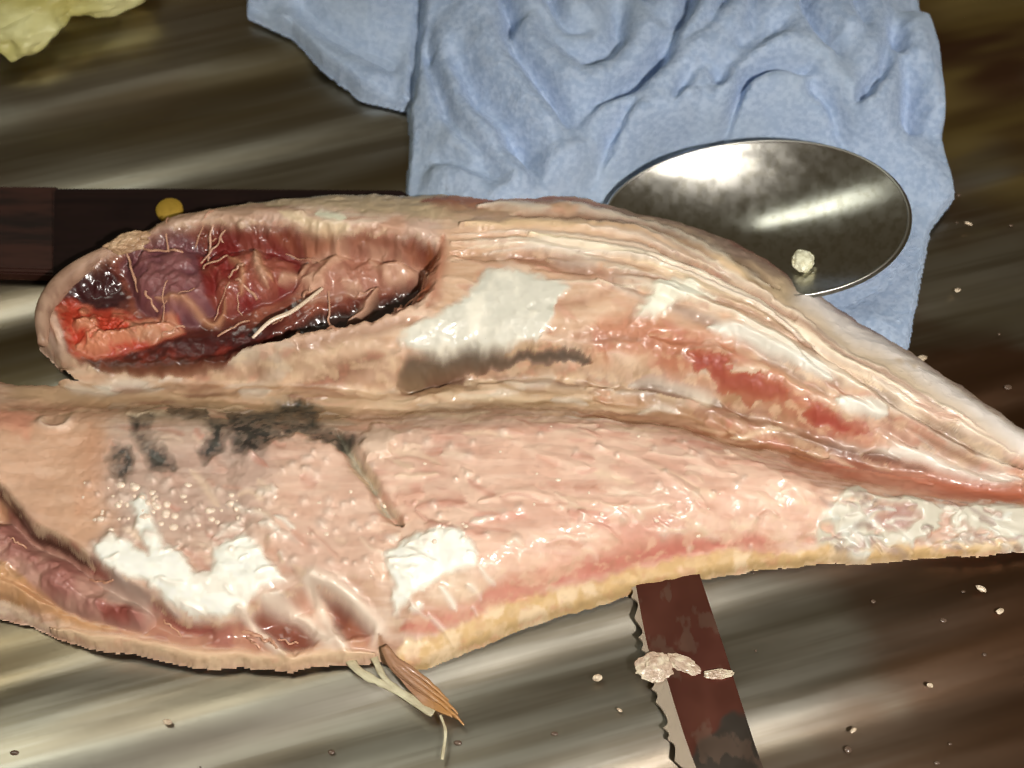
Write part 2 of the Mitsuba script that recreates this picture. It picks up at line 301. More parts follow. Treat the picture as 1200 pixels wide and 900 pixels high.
    for pts, w, k, up_ in (([(530, 300), (620, 304), (700, 322), (780, 352), (860, 386), (940, 428), (1040, 484)], 5, 0.75, 1), ([(700, 345), (780, 372), (860, 398), (940, 440), (1020, 482), (1100, 522)], 5, 0.6, 1), ([(560, 262), (660, 262), (750, 276), (830, 306), (900, 346)], 5, 0.7, 1),
                           ([(640, 318), (720, 338), (800, 368)], 4, 0.6, 1), ([(530, 312), (600, 316), (680, 330), (760, 362), (840, 396), (930, 440)], 6, 0.6, -1), ([(760, 402), (840, 412), (920, 440), (1000, 478), (1080, 518)], 5, 0.6, -1), ([(600, 272), (690, 273), (770, 290), (850, 330), (930, 384)], 5, 0.6, -1),
                           ([(690, 440), (780, 452), (880, 480), (960, 502), (1060, 528)], 6, 0.7, 1), ([(700, 452), (790, 466), (890, 494), (980, 516)], 5, 0.6, -1), ([(560, 436), (640, 434), (720, 444)], 6, 0.6, 1), ([(940, 408), (1020, 462), (1100, 508), (1200, 548)], 5, 0.7, 1), ([(930, 420), (1010, 474), (1090, 518), (1190, 556)], 4, 0.7, -1)):
        m = line(pts, w * 1.3); tint(m * k * sst(0.28, 0.5, fb(120, 37, 3)), s(232, 222, 204) if up_ > 0 else s(124, 74, 52)); H += up_ * 0.0015 * m
    for k in range(34):                                              # fine pale rays sweeping to the tail
        t0, t1, off = RNG.uniform(0, 0.5), RNG.uniform(0.6, 1.0), RNG.uniform(-12, 74)
        base = np.array([(530, 272), (640, 276), (740, 292), (830, 326), (920, 376), (1020, 438), (1120, 496), (1210, 540)], float)
        q = curve(base, 6); q = q[int(t0 * (len(q) - 1)): int(t1 * (len(q) - 1)) + 1: 5] + np.array([0, off]) * np.linspace(1, 0.35, len(q[int(t0 * (len(q) - 1)): int(t1 * (len(q) - 1)) + 1: 5]))[:, None]
        if len(q) < 3: continue
        m = line(q, RNG.uniform(1.6, 3.2), k=4); tint(m * RNG.uniform(0.35, 0.75), [s(240, 226, 204), s(226, 212, 196), s(146, 100, 74)][k % 3]); H += 0.0005 * m * (1 if k % 3 < 2 else -1)
    # silvery lining with the dark band below it
    m = poly([(570, 330), (605, 334), (663, 350), (650, 380), (622, 405), (560, 414), (505, 414), (470, 404), (500, 386), (545, 362)], 5); tint(m, s(212, 210, 196)); H += 0.0005 * m; part(m, 'silver_lining')
    tint(m * sst(0.5, 0.7, mid), s(236, 232, 216))
    m = poly([(456, 430), (480, 414), (556, 410), (640, 410), (694, 416), (682, 422), (600, 418), (556, 420), (520, 432), (478, 438)], 4); tint(m * 0.95, s(62, 58, 54)); H -= 0.0025 * m; part(m, 'dark_membrane', 0.6)
    m = poly([(732, 394), (742, 372), (770, 352), (808, 350), (838, 362), (795, 367), (762, 388)], 5); tint(m, s(240, 238, 220)); H += 0.0011 * m; part(m, 'fat_patch')
    tint(poly([(690, 395), (730, 380), (830, 400), (900, 440), (980, 480), (1040, 510), (960, 500), (860, 460), (760, 440), (690, 420)], 9) * 0.75, s(186, 108, 72))
    m = poly([(800, 416), (868, 430), (895, 448), (960, 472), (1030, 502), (980, 496), (920, 472), (880, 461), (820, 440)], 6) * sst(0.42, 0.54, 0.5 * mid + 0.5 * fb(200, 19, 3, 0.5) + 0.02); tint(m * 0.9, s(152, 58, 46)); H -= 0.0010 * m; part(m, 'blood_streak', 0.55)
    for i, pts in enumerate(([(826, 396), (860, 402), (895, 418), (935, 432), (972, 450)], [(740, 436), (780, 441), (820, 452), (850, 462)], [(1020, 520), (1070, 524), (1130, 545), (1200, 556)], [(980, 470), (1010, 478), (1040, 488)])):
        m = line(pts, 8) * sst(0.2, 0.42, mid + 0.12); tint(m * 0.95, s(226, 224, 212)); H += 0.0014 * m; part(m, f'fat_patch_{i + 1:03d}', 0.45)
    # belly opening of the upper half
    cavity = [(74, 404), (70, 364), (92, 334), (140, 314), (182, 294), (240, 280), (330, 277), (420, 286), (488, 290), (514, 302), (506, 342), (490, 366), (440, 384), (370, 396), (310, 402), (262, 420), (200, 427), (120, 427), (86, 416)]
    cvd = sdist(U + 12 * w1 + 9 * f1, V + 12 * w2 + 9 * f2, cavity); cm = sst(-5, 5, cvd); deep = sst(-8, 18, cvd)
    H = H * (1 - deep) + deep * np.minimum(H, 0.0095 + 0.005 * (mid - 0.5)); part(cm, 'body_cavity')
    tint(cm, s(112, 56, 44)); tint(cm * sst(0.45, 0.65, mid), s(146, 84, 64))
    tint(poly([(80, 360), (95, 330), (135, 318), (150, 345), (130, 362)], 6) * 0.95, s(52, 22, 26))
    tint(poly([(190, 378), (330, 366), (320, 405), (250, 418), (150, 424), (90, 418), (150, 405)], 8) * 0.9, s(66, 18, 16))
    m = poly([(300, 396), (372, 356), (440, 340), (494, 318), (499, 334), (470, 356), (400, 374), (332, 402)], 5); tint(m * 0.9, s(56, 36, 30)); H -= 0.002 * m  # deep slit, its darkness painted into the colour
    tint(poly([(360, 285), (420, 288), (492, 296), (500, 316), (430, 330), (370, 340)], 8) * 0.85, s(172, 118, 92))
    def lump(pts, h, name, colA, colB, fq, feather=9, amp=0.5):
        nonlocal H
        d = sdist(U + 9 * w1 + 4 * f1, V + 9 * w2 + 4 * f2, pts); g = d > -14
        k = np.sin(np.clip((d + 4) / 26, 0, 1) * np.pi / 2); t = nfbm(P3 * [fq, fq, 1] + len(name) + h * 900, 4, 77)
        H = np.where(d > -4, np.maximum(H, 0.0065 + h * k * (1 - amp + amp * 2 * t)), H)
        m = sst(-5, 4, d); tint(m, s(*colA)); tint(m * sst(0.42, 0.62, t), s(*colB)); tint(m * 0.6 * sst(10, 0, d), np.asarray(s(*colA)) * 0.55); part(m, name)
    lump([(196, 392), (290, 380), (330, 386), (250, 414), (180, 420), (110, 424), (92, 410)], 0.003, 'gut_001', (70, 18, 16), (120, 40, 30), 240)
    lump([(350, 300), (400, 290), (470, 296), (496, 310), (484, 326), (420, 334), (360, 346), (335, 334)], 0.0088, 'gut', (172, 118, 98), (206, 164, 138), 150, amp=0.5)
    lump([(146, 320), (170, 296), (205, 286), (240, 292), (262, 320), (255, 352), (228, 374), (190, 372), (160, 352)], 0.0105, 'liver', (112, 66, 72), (134, 84, 84), 130)
    lump([(232, 300), (262, 284), (320, 284), (352, 300), (345, 330), (300, 352), (262, 362), (240, 350)], 0.0092, 'liver_001', (126, 40, 36), (146, 78, 62), 140)
    lump([(72, 372), (88, 358), (140, 356), (160, 366), (205, 368), (212, 382), (180, 392), (160, 398), (110, 412), (80, 408)], 0.0075, 'gill', (186, 66, 44), (204, 132, 100), 260, amp=0.8)
    lump([(150, 368), (200, 366), (210, 380), (180, 390), (152, 388)], 0.0095, 'gill_001', (206, 150, 118), (196, 120, 92), 260)
    for pts in ([(185, 350), (215, 356), (248, 372), (262, 350)], [(300, 292), (306, 312), (318, 330)], [(270, 300), (285, 320), (280, 345)]):
        m = line(pts, 4); tint(m * 0.7, s(190, 138, 104)); H += 0.001 * m
    m = poly([(296, 400), (340, 378), (400, 352), (440, 342), (494, 318), (500, 334), (470, 358), (400, 378), (332, 404)], 5); tint(m * 0.92, s(44, 24, 20)); H = H * (1 - m) + m * 0.0062  # shade inside the slit painted in again over the organs
    tint(line([(503, 296), (506, 320), (500, 345), (490, 362)], 8) * 0.8, s(150, 88, 58))
    tint(line([(300, 410), (380, 402), (440, 392), (500, 372)], 6) * 0.7, s(214, 178, 150))
    lip = line([(66, 398), (64, 362), (88, 326), (136, 303), (180, 286), (240, 270), (310, 264), (360, 270)], 9); tint(lip * 0.75, s(182, 142, 116)); H += 0.0015 * lip
    tint(line([(330, 268), (380, 280), (415, 282)], 5) * 0.9, s(220, 196, 160)); tint(line([(375, 270), (410, 275)], 4), s(228, 226, 200))
    # -- seam zone and lower half
    tint(line([(20, 446), (120, 456), (220, 456), (330, 458), (440, 454), (560, 448), (700, 458), (800, 474), (900, 494)], 26, False) * 0.85, s(172, 138, 100)); tint(line([(60, 470), (140, 476), (220, 474), (330, 478), (420, 484)], 20) * 0.6 * sst(0.35, 0.6, mid), s(150, 112, 76))
    tint(line([(250, 432), (330, 428), (400, 415), (470, 420)], 10) * 0.6, s(212, 180, 148))
    tint(line([(560, 450), (640, 452), (700, 462)], 14) * 0.6, s(208, 184, 148))
    m = line([(690, 478), (780, 488), (880, 503), (960, 515), (1040, 532), (1120, 555), (1200, 572)], 12, False); tint(m * 0.85, s(158, 82, 52)); H -= 0.0018 * m
    m = line([(940, 528), (1010, 545), (1080, 560), (1140, 570), (1210, 578)], 17, False); tint(m * 0.75, s(160, 88, 64)); part(m, 'red_muscle', 0.55)
    tint(line([(440, 441), (560, 426), (640, 428), (700, 434), (780, 447), (900, 480), (1000, 513), (1100, 542)], 9) * 0.8 * sst(0.3, 0.5, mid), s(104, 66, 48))  # shadow of the central fold painted as brown tint
    tint(line([(700, 476), (820, 486), (900, 500), (980, 516)], 22) * 0.75, s(150, 104, 68))  # brown shading beside the fold, put into the colour
    # smooth orange shoulder at the left
    tint(poly([(-90, 470), (20, 462), (110, 470), (150, 540), (140, 620), (100, 655), (40, 615), (0, 585), (-90, 560)], 16, False) * 0.8, s(212, 166, 132))
    tint(poly([(-90, 470), (10, 480), (50, 490), (40, 520), (0, 510), (-90, 520)], 12) * 0.7, s(216, 138, 110))
    tint(line([(110, 505), (120, 560), (95, 610)], 20) * 0.35, s(206, 142, 104))
    r = np.hypot(Uo - 70, (Vo - 495) * 1.25); m = np.exp(-((r - 17) / 5.5) ** 2) * sst(-12, 6, V - 495); tint(m * 0.9, s(222, 190, 166)); H += 0.0018 * m
    # the main pink muscle, the cleft between the two flakes of it
    pk = poly([(420, 520), (560, 500), (720, 500), (850, 520), (960, 580), (960, 630), (760, 655), (640, 690), (560, 700), (480, 620), (440, 580)], 18, False); tint(pk * 0.5, s(226, 178, 156)); H += 0.0022 * pk
    tint(pk * 0.6 * sst(0.5, 0.66, fb(70, 21, 4, 0.6)), s(230, 196, 172)); tint(pk * 0.5 * sst(0.55, 0.7, fb(200, 22, 3, 0.4)), s(206, 130, 112))
    fl = poly([(290, 530), (330, 520), (400, 520), (428, 560), (445, 600), (455, 650), (440, 690), (360, 680), (300, 630), (280, 580)], 12); tint(fl * 0.6, s(222, 182, 160)); H += 0.002 * fl
    m = line([(398, 508), (412, 535), (432, 565), (446, 595), (470, 622)], 7); tint(m * 0.85, s(136, 134, 112)); H -= 0.0042 * m
    m = poly([(424, 512), (440, 496), (458, 498), (470, 520), (462, 540), (440, 545), (428, 530)], 5); tint(m * 0.7, s(220, 192, 168)); H += 0.0016 * m
    tint(line([(640, 700), (540, 728), (470, 745)], 11) * 0.85, s(196, 116, 96)); tint(line([(560, 712), (660, 680), (760, 655), (860, 645)], 10) * 0.7, s(206, 122, 104))
    for pts in ([(800, 545), (840, 560), (862, 565)], [(700, 535), (760, 560), (820, 600)], [(560, 600), (620, 590), (690, 620)], [(850, 530), (900, 560), (940, 600)], [(610, 540), (690, 560)]):
        m = line(pts, 5); tint(m * 0.55, s(232, 196, 172)); H += 0.0006 * m
    # black lining, greenish above it
    tint(poly([(150, 480), (220, 462), (330, 462), (410, 468), (420, 500), (330, 500), (250, 505), (180, 500)], 14) * 0.6, s(126, 112, 82))
    tint(poly([(140, 510), (290, 500), (330, 560), (300, 640), (150, 640), (120, 580)], 20) * 0.6, s(186, 158, 144))
    def dark(i, pts, k=0.95):
        nonlocal H
        m = poly(pts, 7) ** 0.5 * (0.72 + 0.28 * sst(0.3, 0.5, fb(150, 31, 3))); tint(m * k * (0.72 + 0.28 * sst(0.42, 0.56, fb(600, 33, 3))), s(30, 33, 31)); tint(poly(pts, 24) * 0.45 * sst(0.4, 0.6, fb(380, 34, 3)), s(84, 82, 72)); H = H - 0.0008 * m; part(m, f'dark_membrane_{i:03d}', 0.55)
    dark(1, [(136, 545), (145, 530), (158, 534), (160, 560), (150, 572), (140, 562)])
    dark(2, [(160, 492), (180, 492), (186, 520), (205, 545), (208, 562), (188, 558), (176, 535), (168, 520)])
    dark(3, [(250, 490), (266, 498), (264, 530), (248, 548), (240, 536), (250, 515)])
    dark(4, [(262, 474), (300, 478), (328, 468), (345, 462), (374, 468), (376, 506), (344, 518), (322, 520), (308, 542), (286, 538), (272, 512)])
    dark(5, [(195, 470), (240, 474), (250, 488), (220, 494), (198, 484)], 0.7)
    dark(6, [(364, 494), (400, 506), (424, 520), (406, 532), (376, 518)], 0.9)
    dark(7, [(322, 462), (360, 460), (352, 472), (325, 472)], 0.7)
    # milky clumps of fat
    def fat(i, pts, h=0.0013, col=s(246, 246, 234), lev=0.5):
        m = poly(pts, 5); tint(poly(pts, 22) * 0.55 * sst(0.35, 0.6, fb(300, 35, 3)), s(232, 216, 200)); tint(m, col); tint(m * 0.5 * sst(0.52, 0.66, fb(170, 36, 4)), s(222, 212, 196)); nonlocal H; H = H + h * m * (0.75 + 0.5 * mid); part(m, f'fat_patch_{i:03d}', lev)
    fat(5, [(118, 646), (135, 634), (160, 645), (182, 664), (172, 640), (154, 602), (162, 592), (178, 608), (196, 648), (216, 655), (228, 676), (244, 682), (250, 658), (266, 640), (287, 632), (310, 650), (320, 665), (341, 690),
            (310, 704), (290, 724), (260, 733), (225, 730), (200, 715), (176, 695), (150, 690), (125, 668)])
    fat(6, [(455, 657), (470, 640), (520, 632), (545, 640), (553, 665), (545, 680), (515, 690), (500, 704), (482, 713), (460, 728), (455, 715), (465, 700), (456, 678)])
    for k in range(60):
        u0, v0, u1, v1 = (118, 590, 345, 735) if k < 40 else (448, 626, 562, 730)
        u, v, ln, sl = RNG.uniform(u0, u1), RNG.uniform(v0, v1), RNG.uniform(8, 34), RNG.uniform(-0.6, 1.4)
        m = line([(u, v), (u + ln / 2, v + ln / 2 * sl + RNG.uniform(-4, 4)), (u + ln, v + ln * sl)], RNG.uniform(1.6, 5), k=4)
        tint(m * RNG.uniform(0.3, 0.8), s(238, 230, 216)); H += 0.0006 * m
    # white torn strip by the tail
    m = poly([(950, 632), (966, 606), (985, 570), (1008, 570), (1030, 592), (1062, 578), (1100, 600), (1150, 588), (1220, 596), (1220, 640), (1100, 650), (1000, 655), (960, 648)], 6)
    m = m * sst(0.42, 0.52, 0.6 * fb(260, 41, 4, 0.4) + 0.4 * fb(120, 42, 4) + 0.05) * (1 - 0.9 * poly([(1005, 600), (1050, 596), (1072, 612), (1052, 626), (1018, 624)], 6))
    tint(m * 0.9, s(200, 197, 180)); H += 0.0014 * m; part(m, 'white_tissue', 0.5)
    torn = True
    tint(poly([(1005, 600), (1050, 596), (1072, 612), (1052, 626), (1018, 624)], 6) * 0.8, s(160, 118, 110))
    # belly edge: yellow cream rim
    m = poly([(462, 774), (478, 757), (560, 728), (640, 698), (740, 668), (860, 650), (1000, 644), (1230, 634), (1230, 680), (900, 690), (640, 760), (480, 810)], 5); tint(m, s(212, 178, 128)); tint(m * sst(0.5, 0.66, fb(170, 51)), s(232, 206, 170)); H += 0.0008 * m * (mid - 0.2); part(m, 'belly_skin')
    tint(m * sst(0.3, 0.05, dL / 30) * 0.5, s(150, 122, 76))
    # opening of the lower half with its ribs
    c2 = [(-90, 560), (0, 578), (38, 622), (78, 644), (112, 668), (148, 694), (214, 738), (262, 742), (292, 732), (312, 720), (348, 706), (366, 694), (392, 706), (440, 742), (430, 758), (330, 768), (240, 764), (150, 750), (80, 732), (30, 712), (-90, 690)]
    m2 = poly(c2, 6, False)
    deep = sst(-8, 16, sdist(U + 6 * w1, V + 6 * w2, c2))
    H = H * (1 - deep) + deep * np.minimum(H, 0.0078 + 0.005 * (mid - 0.45)); part(m2, 'belly_cavity')
    tint(m2, s(178, 128, 106)); tint(m2 * sst(0.48, 0.62, mid), s(160, 102, 88)); tint(m2 * sst(0.5, 0.65, fb(60, 61)) * 0.8, s(196, 150, 118))
    for pts in ([(286, 738), (318, 722), (345, 728), (378, 756), (338, 768)], [(372, 702), (400, 712), (440, 744), (396, 752)]):
        m = poly(pts, 4); tint(m * 0.95, s(118, 60, 44)); tint(m * 0.6 * sst(0.5, 0.65, mid), s(150, 92, 68)); H -= 0.0012 * m
    tint(poly([(110, 690), (150, 705), (160, 735), (120, 725)], 8) * 0.8, s(150, 84, 70))
    m = line([(-40, 552), (0, 578), (38, 622), (78, 646), (112, 666)], 6, False); tint(m * 0.95, s(58, 28, 20)); H -= 0.003 * m
    m = line([(112, 668), (148, 697), (180, 712), (215, 738), (250, 742)], 6, False); tint(m * 0.85, s(128, 60, 54)); H -= 0.002 * m
    tint(line([(-40, 690), (30, 690), (80, 722), (140, 738)], 16) * 0.6, s(206, 160, 104))
    lump([(-60, 610), (10, 604), (40, 632), (80, 654), (112, 676), (150, 704), (190, 726), (170, 744), (110, 730), (50, 706), (20, 700), (-60, 660)], 0.0085, 'gut_002', (186, 144, 128), (158, 104, 94), 95, amp=0.9)
    lump([(-60, 650), (14, 668), (40, 690), (70, 718), (50, 722), (10, 706), (-60, 690)], 0.0090, 'gut_003', (198, 152, 112), (206, 150, 96), 120)
    m = poly([(118, 682), (148, 686), (186, 712), (180, 728), (150, 716), (126, 700)], 7); tint(m * 0.8, s(182, 160, 146)); H += 0.0014 * m; part(m, 'gut_004', 0.6)
    m = poly([(128, 712), (160, 722), (158, 736), (132, 730)], 6); tint(m * 0.8, s(134, 62, 52)); H -= 0.001 * m
    for i, (pts, w) in enumerate((([(284, 726), (304, 746), (334, 770)], 5), ([(316, 716), (352, 726), (384, 756)], 10), ([(366, 692), (378, 726), (402, 760)], 8), ([(372, 684), (406, 706), (446, 744)], 9))):
        m = line(pts, w, False); tint(m * 0.95, s(226, 208, 190)); H += 0.0017 * m; part(m, f'rib_{i + 1:03d}', 0.5)
    m = line([(60, 738), (140, 755), (240, 770), (340, 774), (440, 764)], 7); tint(m * 0.9, s(216, 184, 150)); H += 0.003 * m; part(m, 'belly_skin_001', 0.5)
    tint(line([(446, 748), (456, 768), (462, 782)], 6) * 0.8, s(150, 96, 60))
    for k in range(230):
        if k < 130: u, v, sl, ln = RNG.uniform(430, 960), RNG.uniform(495, 660), RNG.uniform(-0.1, 0.55), RNG.uniform(14, 60)
        elif k < 170: u, v, sl, ln = RNG.uniform(130, 440), RNG.uniform(510, 690), RNG.uniform(0.1, 1.2), RNG.uniform(10, 40)
        else: u, v, sl, ln = RNG.uniform(520, 1100), RNG.uniform(285, 500), 0.42 + RNG.uniform(-0.15, 0.15), RNG.uniform(20, 80); v = 300 + (u - 520) * 0.34 + RNG.uniform(-25, 90)
        if sdist(np.array([u]), np.array([v]), cavity)[0] > -10: continue
        m = line([(u, v), (u + ln / 2, v + ln / 2 * sl + RNG.uniform(-6, 6)), (u + ln, v + ln * sl)], RNG.uniform(1.8, 6), k=4) * np.isin(LAB, base_ids)
        col = [s(238, 214, 190), s(230, 202, 172), s(192, 124, 104), s(206, 150, 126)][RNG.randint(4)]
        tint(m * RNG.uniform(0.25, 0.6), col); H += RNG.uniform(-0.0003, 0.0005) * m
    for k in range(150):                                            # creamy and olive threads along the seam
        u, v, ln, sl = RNG.uniform(60, 860), RNG.uniform(402, 488), RNG.uniform(20, 90), RNG.uniform(-0.12, 0.14)
        if u > 700: v += 0.2 * (u - 700)
        m = line([(u, v), (u + ln / 2, v + ln / 2 * sl + RNG.uniform(-7, 7)), (u + ln, v + ln * sl)], RNG.uniform(2, 7), k=4) * np.isin(LAB, base_ids)
        col = [s(222, 198, 164), s(212, 178, 144), s(164, 128, 90), s(190, 150, 122), s(206, 196, 180), s(150, 104, 78)][RNG.randint(6)]
        tint(m * RNG.uniform(0.3, 0.7), col); H += RNG.uniform(-0.0005, 0.0006) * m
    for k in range(90):                                             # torn shreds by the tail
        u, v, ln, sl = RNG.uniform(950, 1190), RNG.uniform(578, 648), RNG.uniform(8, 34), RNG.uniform(-0.5, 0.9)
        m = line([(u, v), (u + ln / 2, v + ln / 2 * sl + RNG.uniform(-4, 4)), (u + ln, v + ln * sl)], RNG.uniform(1.8, 4.5), k=4) * sst(575, 590, V)
        col = [s(222, 218, 204), s(206, 206, 196), s(166, 132, 122), s(186, 160, 142), s(150, 128, 116)][RNG.randint(5)]
        tint(m * RNG.uniform(0.5, 0.9), col); H += RNG.uniform(-0.0004, 0.0009) * m
    for pts, kk in (([(405, 365), (424, 352), (442, 330)], 0.0030), ([(466, 372), (486, 346), (501, 318)], 0.0030), ([(368, 330), (386, 308), (398, 290)], 0.0018), ([(326, 330), (350, 316), (362, 300)], 0.0018), ([(300, 300), (304, 318), (314, 336)], 0.0018), ([(430, 300), (450, 312), (478, 306)], 0.0012)):
        m = line(pts, 4.5, True, False); tint(m * 0.85, s(196, 152, 126)); H += kk * m; part(m, f'rib_{len([q for q in names if q.startswith("rib")]) + 1:03d}', 0.5)
    for pts, w, k, col in (([(120, 440), (240, 436), (340, 414), (430, 398), (500, 384)], 7, 0.6, s(150, 102, 76)), ([(200, 448), (320, 440), (420, 424), (470, 412)], 5, 0.7, s(132, 88, 62)), ([(520, 292), (516, 330), (500, 372)], 9, 0.7, s(172, 96, 66)),
                           ([(620, 372), (690, 366), (720, 350)], 6, 0.5, s(164, 100, 74)), ([(640, 395), (700, 400), (760, 412), (820, 424)], 9, 0.6, s(160, 84, 56)), ([(1000, 448), (1080, 496), (1160, 532)], 7, 0.6, s(122, 84, 64)),
                           ([(640, 690), (740, 662), (860, 642), (960, 636)], 8, 0.6, s(188, 96, 80)), ([(440, 470), (560, 466), (680, 472), (780, 484)], 8, 0.5, s(156, 116, 82)), ([(930, 512), (1010, 534), (1100, 556)], 5, 0.6, s(116, 68, 50)),
                           ([(0, 470), (60, 470), (130, 474)], 9, 0.5, s(156, 104, 74)), ([(560, 640), (620, 620), (700, 624), (800, 610)], 16, 0.3, s(196, 138, 122))):
        m = line(pts, w) * sst(0.25, 0.55, fb(110, 38, 4)); tint(m * k * np.isin(LAB, base_ids + [names.index('belly_skin')]), col); H -= 0.0006 * m  # brown strands and red tones, with dark shading painted into the flesh
    # small wet bumps, a pale glint painted into the colour of each
    n_b = 150
    for k in range(n_b):
        if k < 60: bu, bv = RNG.uniform(100, 300), RNG.uniform(570, 660)
        elif k < 110: bu, bv = RNG.uniform(440, 900), RNG.uniform(510, 650)
        else: bu, bv = RNG.uniform(290, 450), RNG.uniform(540, 680)
        rr = RNG.uniform(2.5, 6)
        b = (abs(U - bu) < 20) & (abs(V - bv) < 20)
        g = np.exp(-(np.hypot(U[b] - bu, V[b] - bv) / rr) ** 2)
        H[b] += 0.00075 * g
        C[b] = C[b] * (1 - 0.5 * g[:, None]) + s(228, 206, 190) * 0.5 * g[:, None]
    edge = np.clip(np.maximum(dU, dL), 0, None)
    H = np.maximum(H, 0.0004)
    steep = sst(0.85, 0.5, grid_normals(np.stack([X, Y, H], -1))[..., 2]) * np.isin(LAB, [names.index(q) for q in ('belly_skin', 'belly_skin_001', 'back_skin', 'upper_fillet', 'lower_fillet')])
    Q = np.stack([X, Y, H * 1.0], -1)
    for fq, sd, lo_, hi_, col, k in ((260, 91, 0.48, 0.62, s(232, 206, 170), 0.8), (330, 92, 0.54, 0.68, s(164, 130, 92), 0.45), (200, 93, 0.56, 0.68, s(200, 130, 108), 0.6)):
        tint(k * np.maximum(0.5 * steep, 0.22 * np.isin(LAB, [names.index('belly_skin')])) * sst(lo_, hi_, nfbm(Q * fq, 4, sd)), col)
    H += 0.0006 * (nfbm(np.stack([X, Y, H], -1) * 240, 3, 95) - 0.5) * np.isin(LAB, [names.index('belly_skin')])
    H = np.maximum(H, 0.0004)
    P = np.stack([X, Y, H], -1); N = grid_normals(P)
    i = np.arange(U.size).reshape(U.shape)
    q = np.stack([i[:-1, :-1], i[:-1, 1:], i[1:, 1:], i[1:, :-1]], -1).reshape(-1, 4)
    keep = inside.ravel()[q].any(1); q = q[keep]; lab = LAB.ravel()[q[:, 0]]
    lum = C.mean(-1, keepdims=True); grey = 0.08 * np.isin(LAB, base_ids + [names.index('back_skin')])[..., None]
    C = C * (1 - grey) + (lum * [1.04, 1.0, 0.94]) * grey
    C *= 1 + 0.10 * (fine - 0.5)[..., None]
    Pf, Nf, Cf = P.reshape(-1, 3), N.reshape(-1, 3), np.clip(C, 0.003, 0.9).reshape(-1, 3)
    for k, name in enumerate(names):
        qq = q[lab == k]
        if len(qq) < 12: continue
        ids, inv = np.unique(qq, return_inverse=True); qq = inv.reshape(-1, 4)
        mat = 'wet_fat' if 'fat' in name or 'white' in name else 'wet_organ' if 'cavity' in name else 'wet_flesh'
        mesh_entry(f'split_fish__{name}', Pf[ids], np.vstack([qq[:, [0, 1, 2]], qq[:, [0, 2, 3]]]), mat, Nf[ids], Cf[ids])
    def surface(px, py):
        """The point of the fish's surface at a plan pixel."""
        k = np.argmin((U[::2, ::2] - px) ** 2 + (V[::2, ::2] - py) ** 2); j = np.unravel_index(k, U[::2, ::2].shape)
        return P[2 * j[0], 2 * j[1]]
    CAVITIES[:] = [cavity, c2]
    return surface
surface = fish()
tag('split_fish', 'raw pink fish split open flat on the steel worktop', 'fish')
PX = 0.000277                                                     # metres per photo pixel near the fish

def solid(key, m, bsdf, fn=None, smooth=True):
    if fn is None: scene[key] = ply(m, bsdf, smooth=smooth)
    else: scene[key] = ply(m, bsdf, smooth=True, color=np.clip(fn(np.asarray(m.vertices)), 0.003, 0.9))
def speckle(a, b, f=260, seed=1, lo=0.4, hi=0.62):
    a, b = np.asarray(a), np.asarray(b)
    return lambda v: a + (b - a) * sst(lo, hi, nfbm(v * f, 4, seed))[:, None]

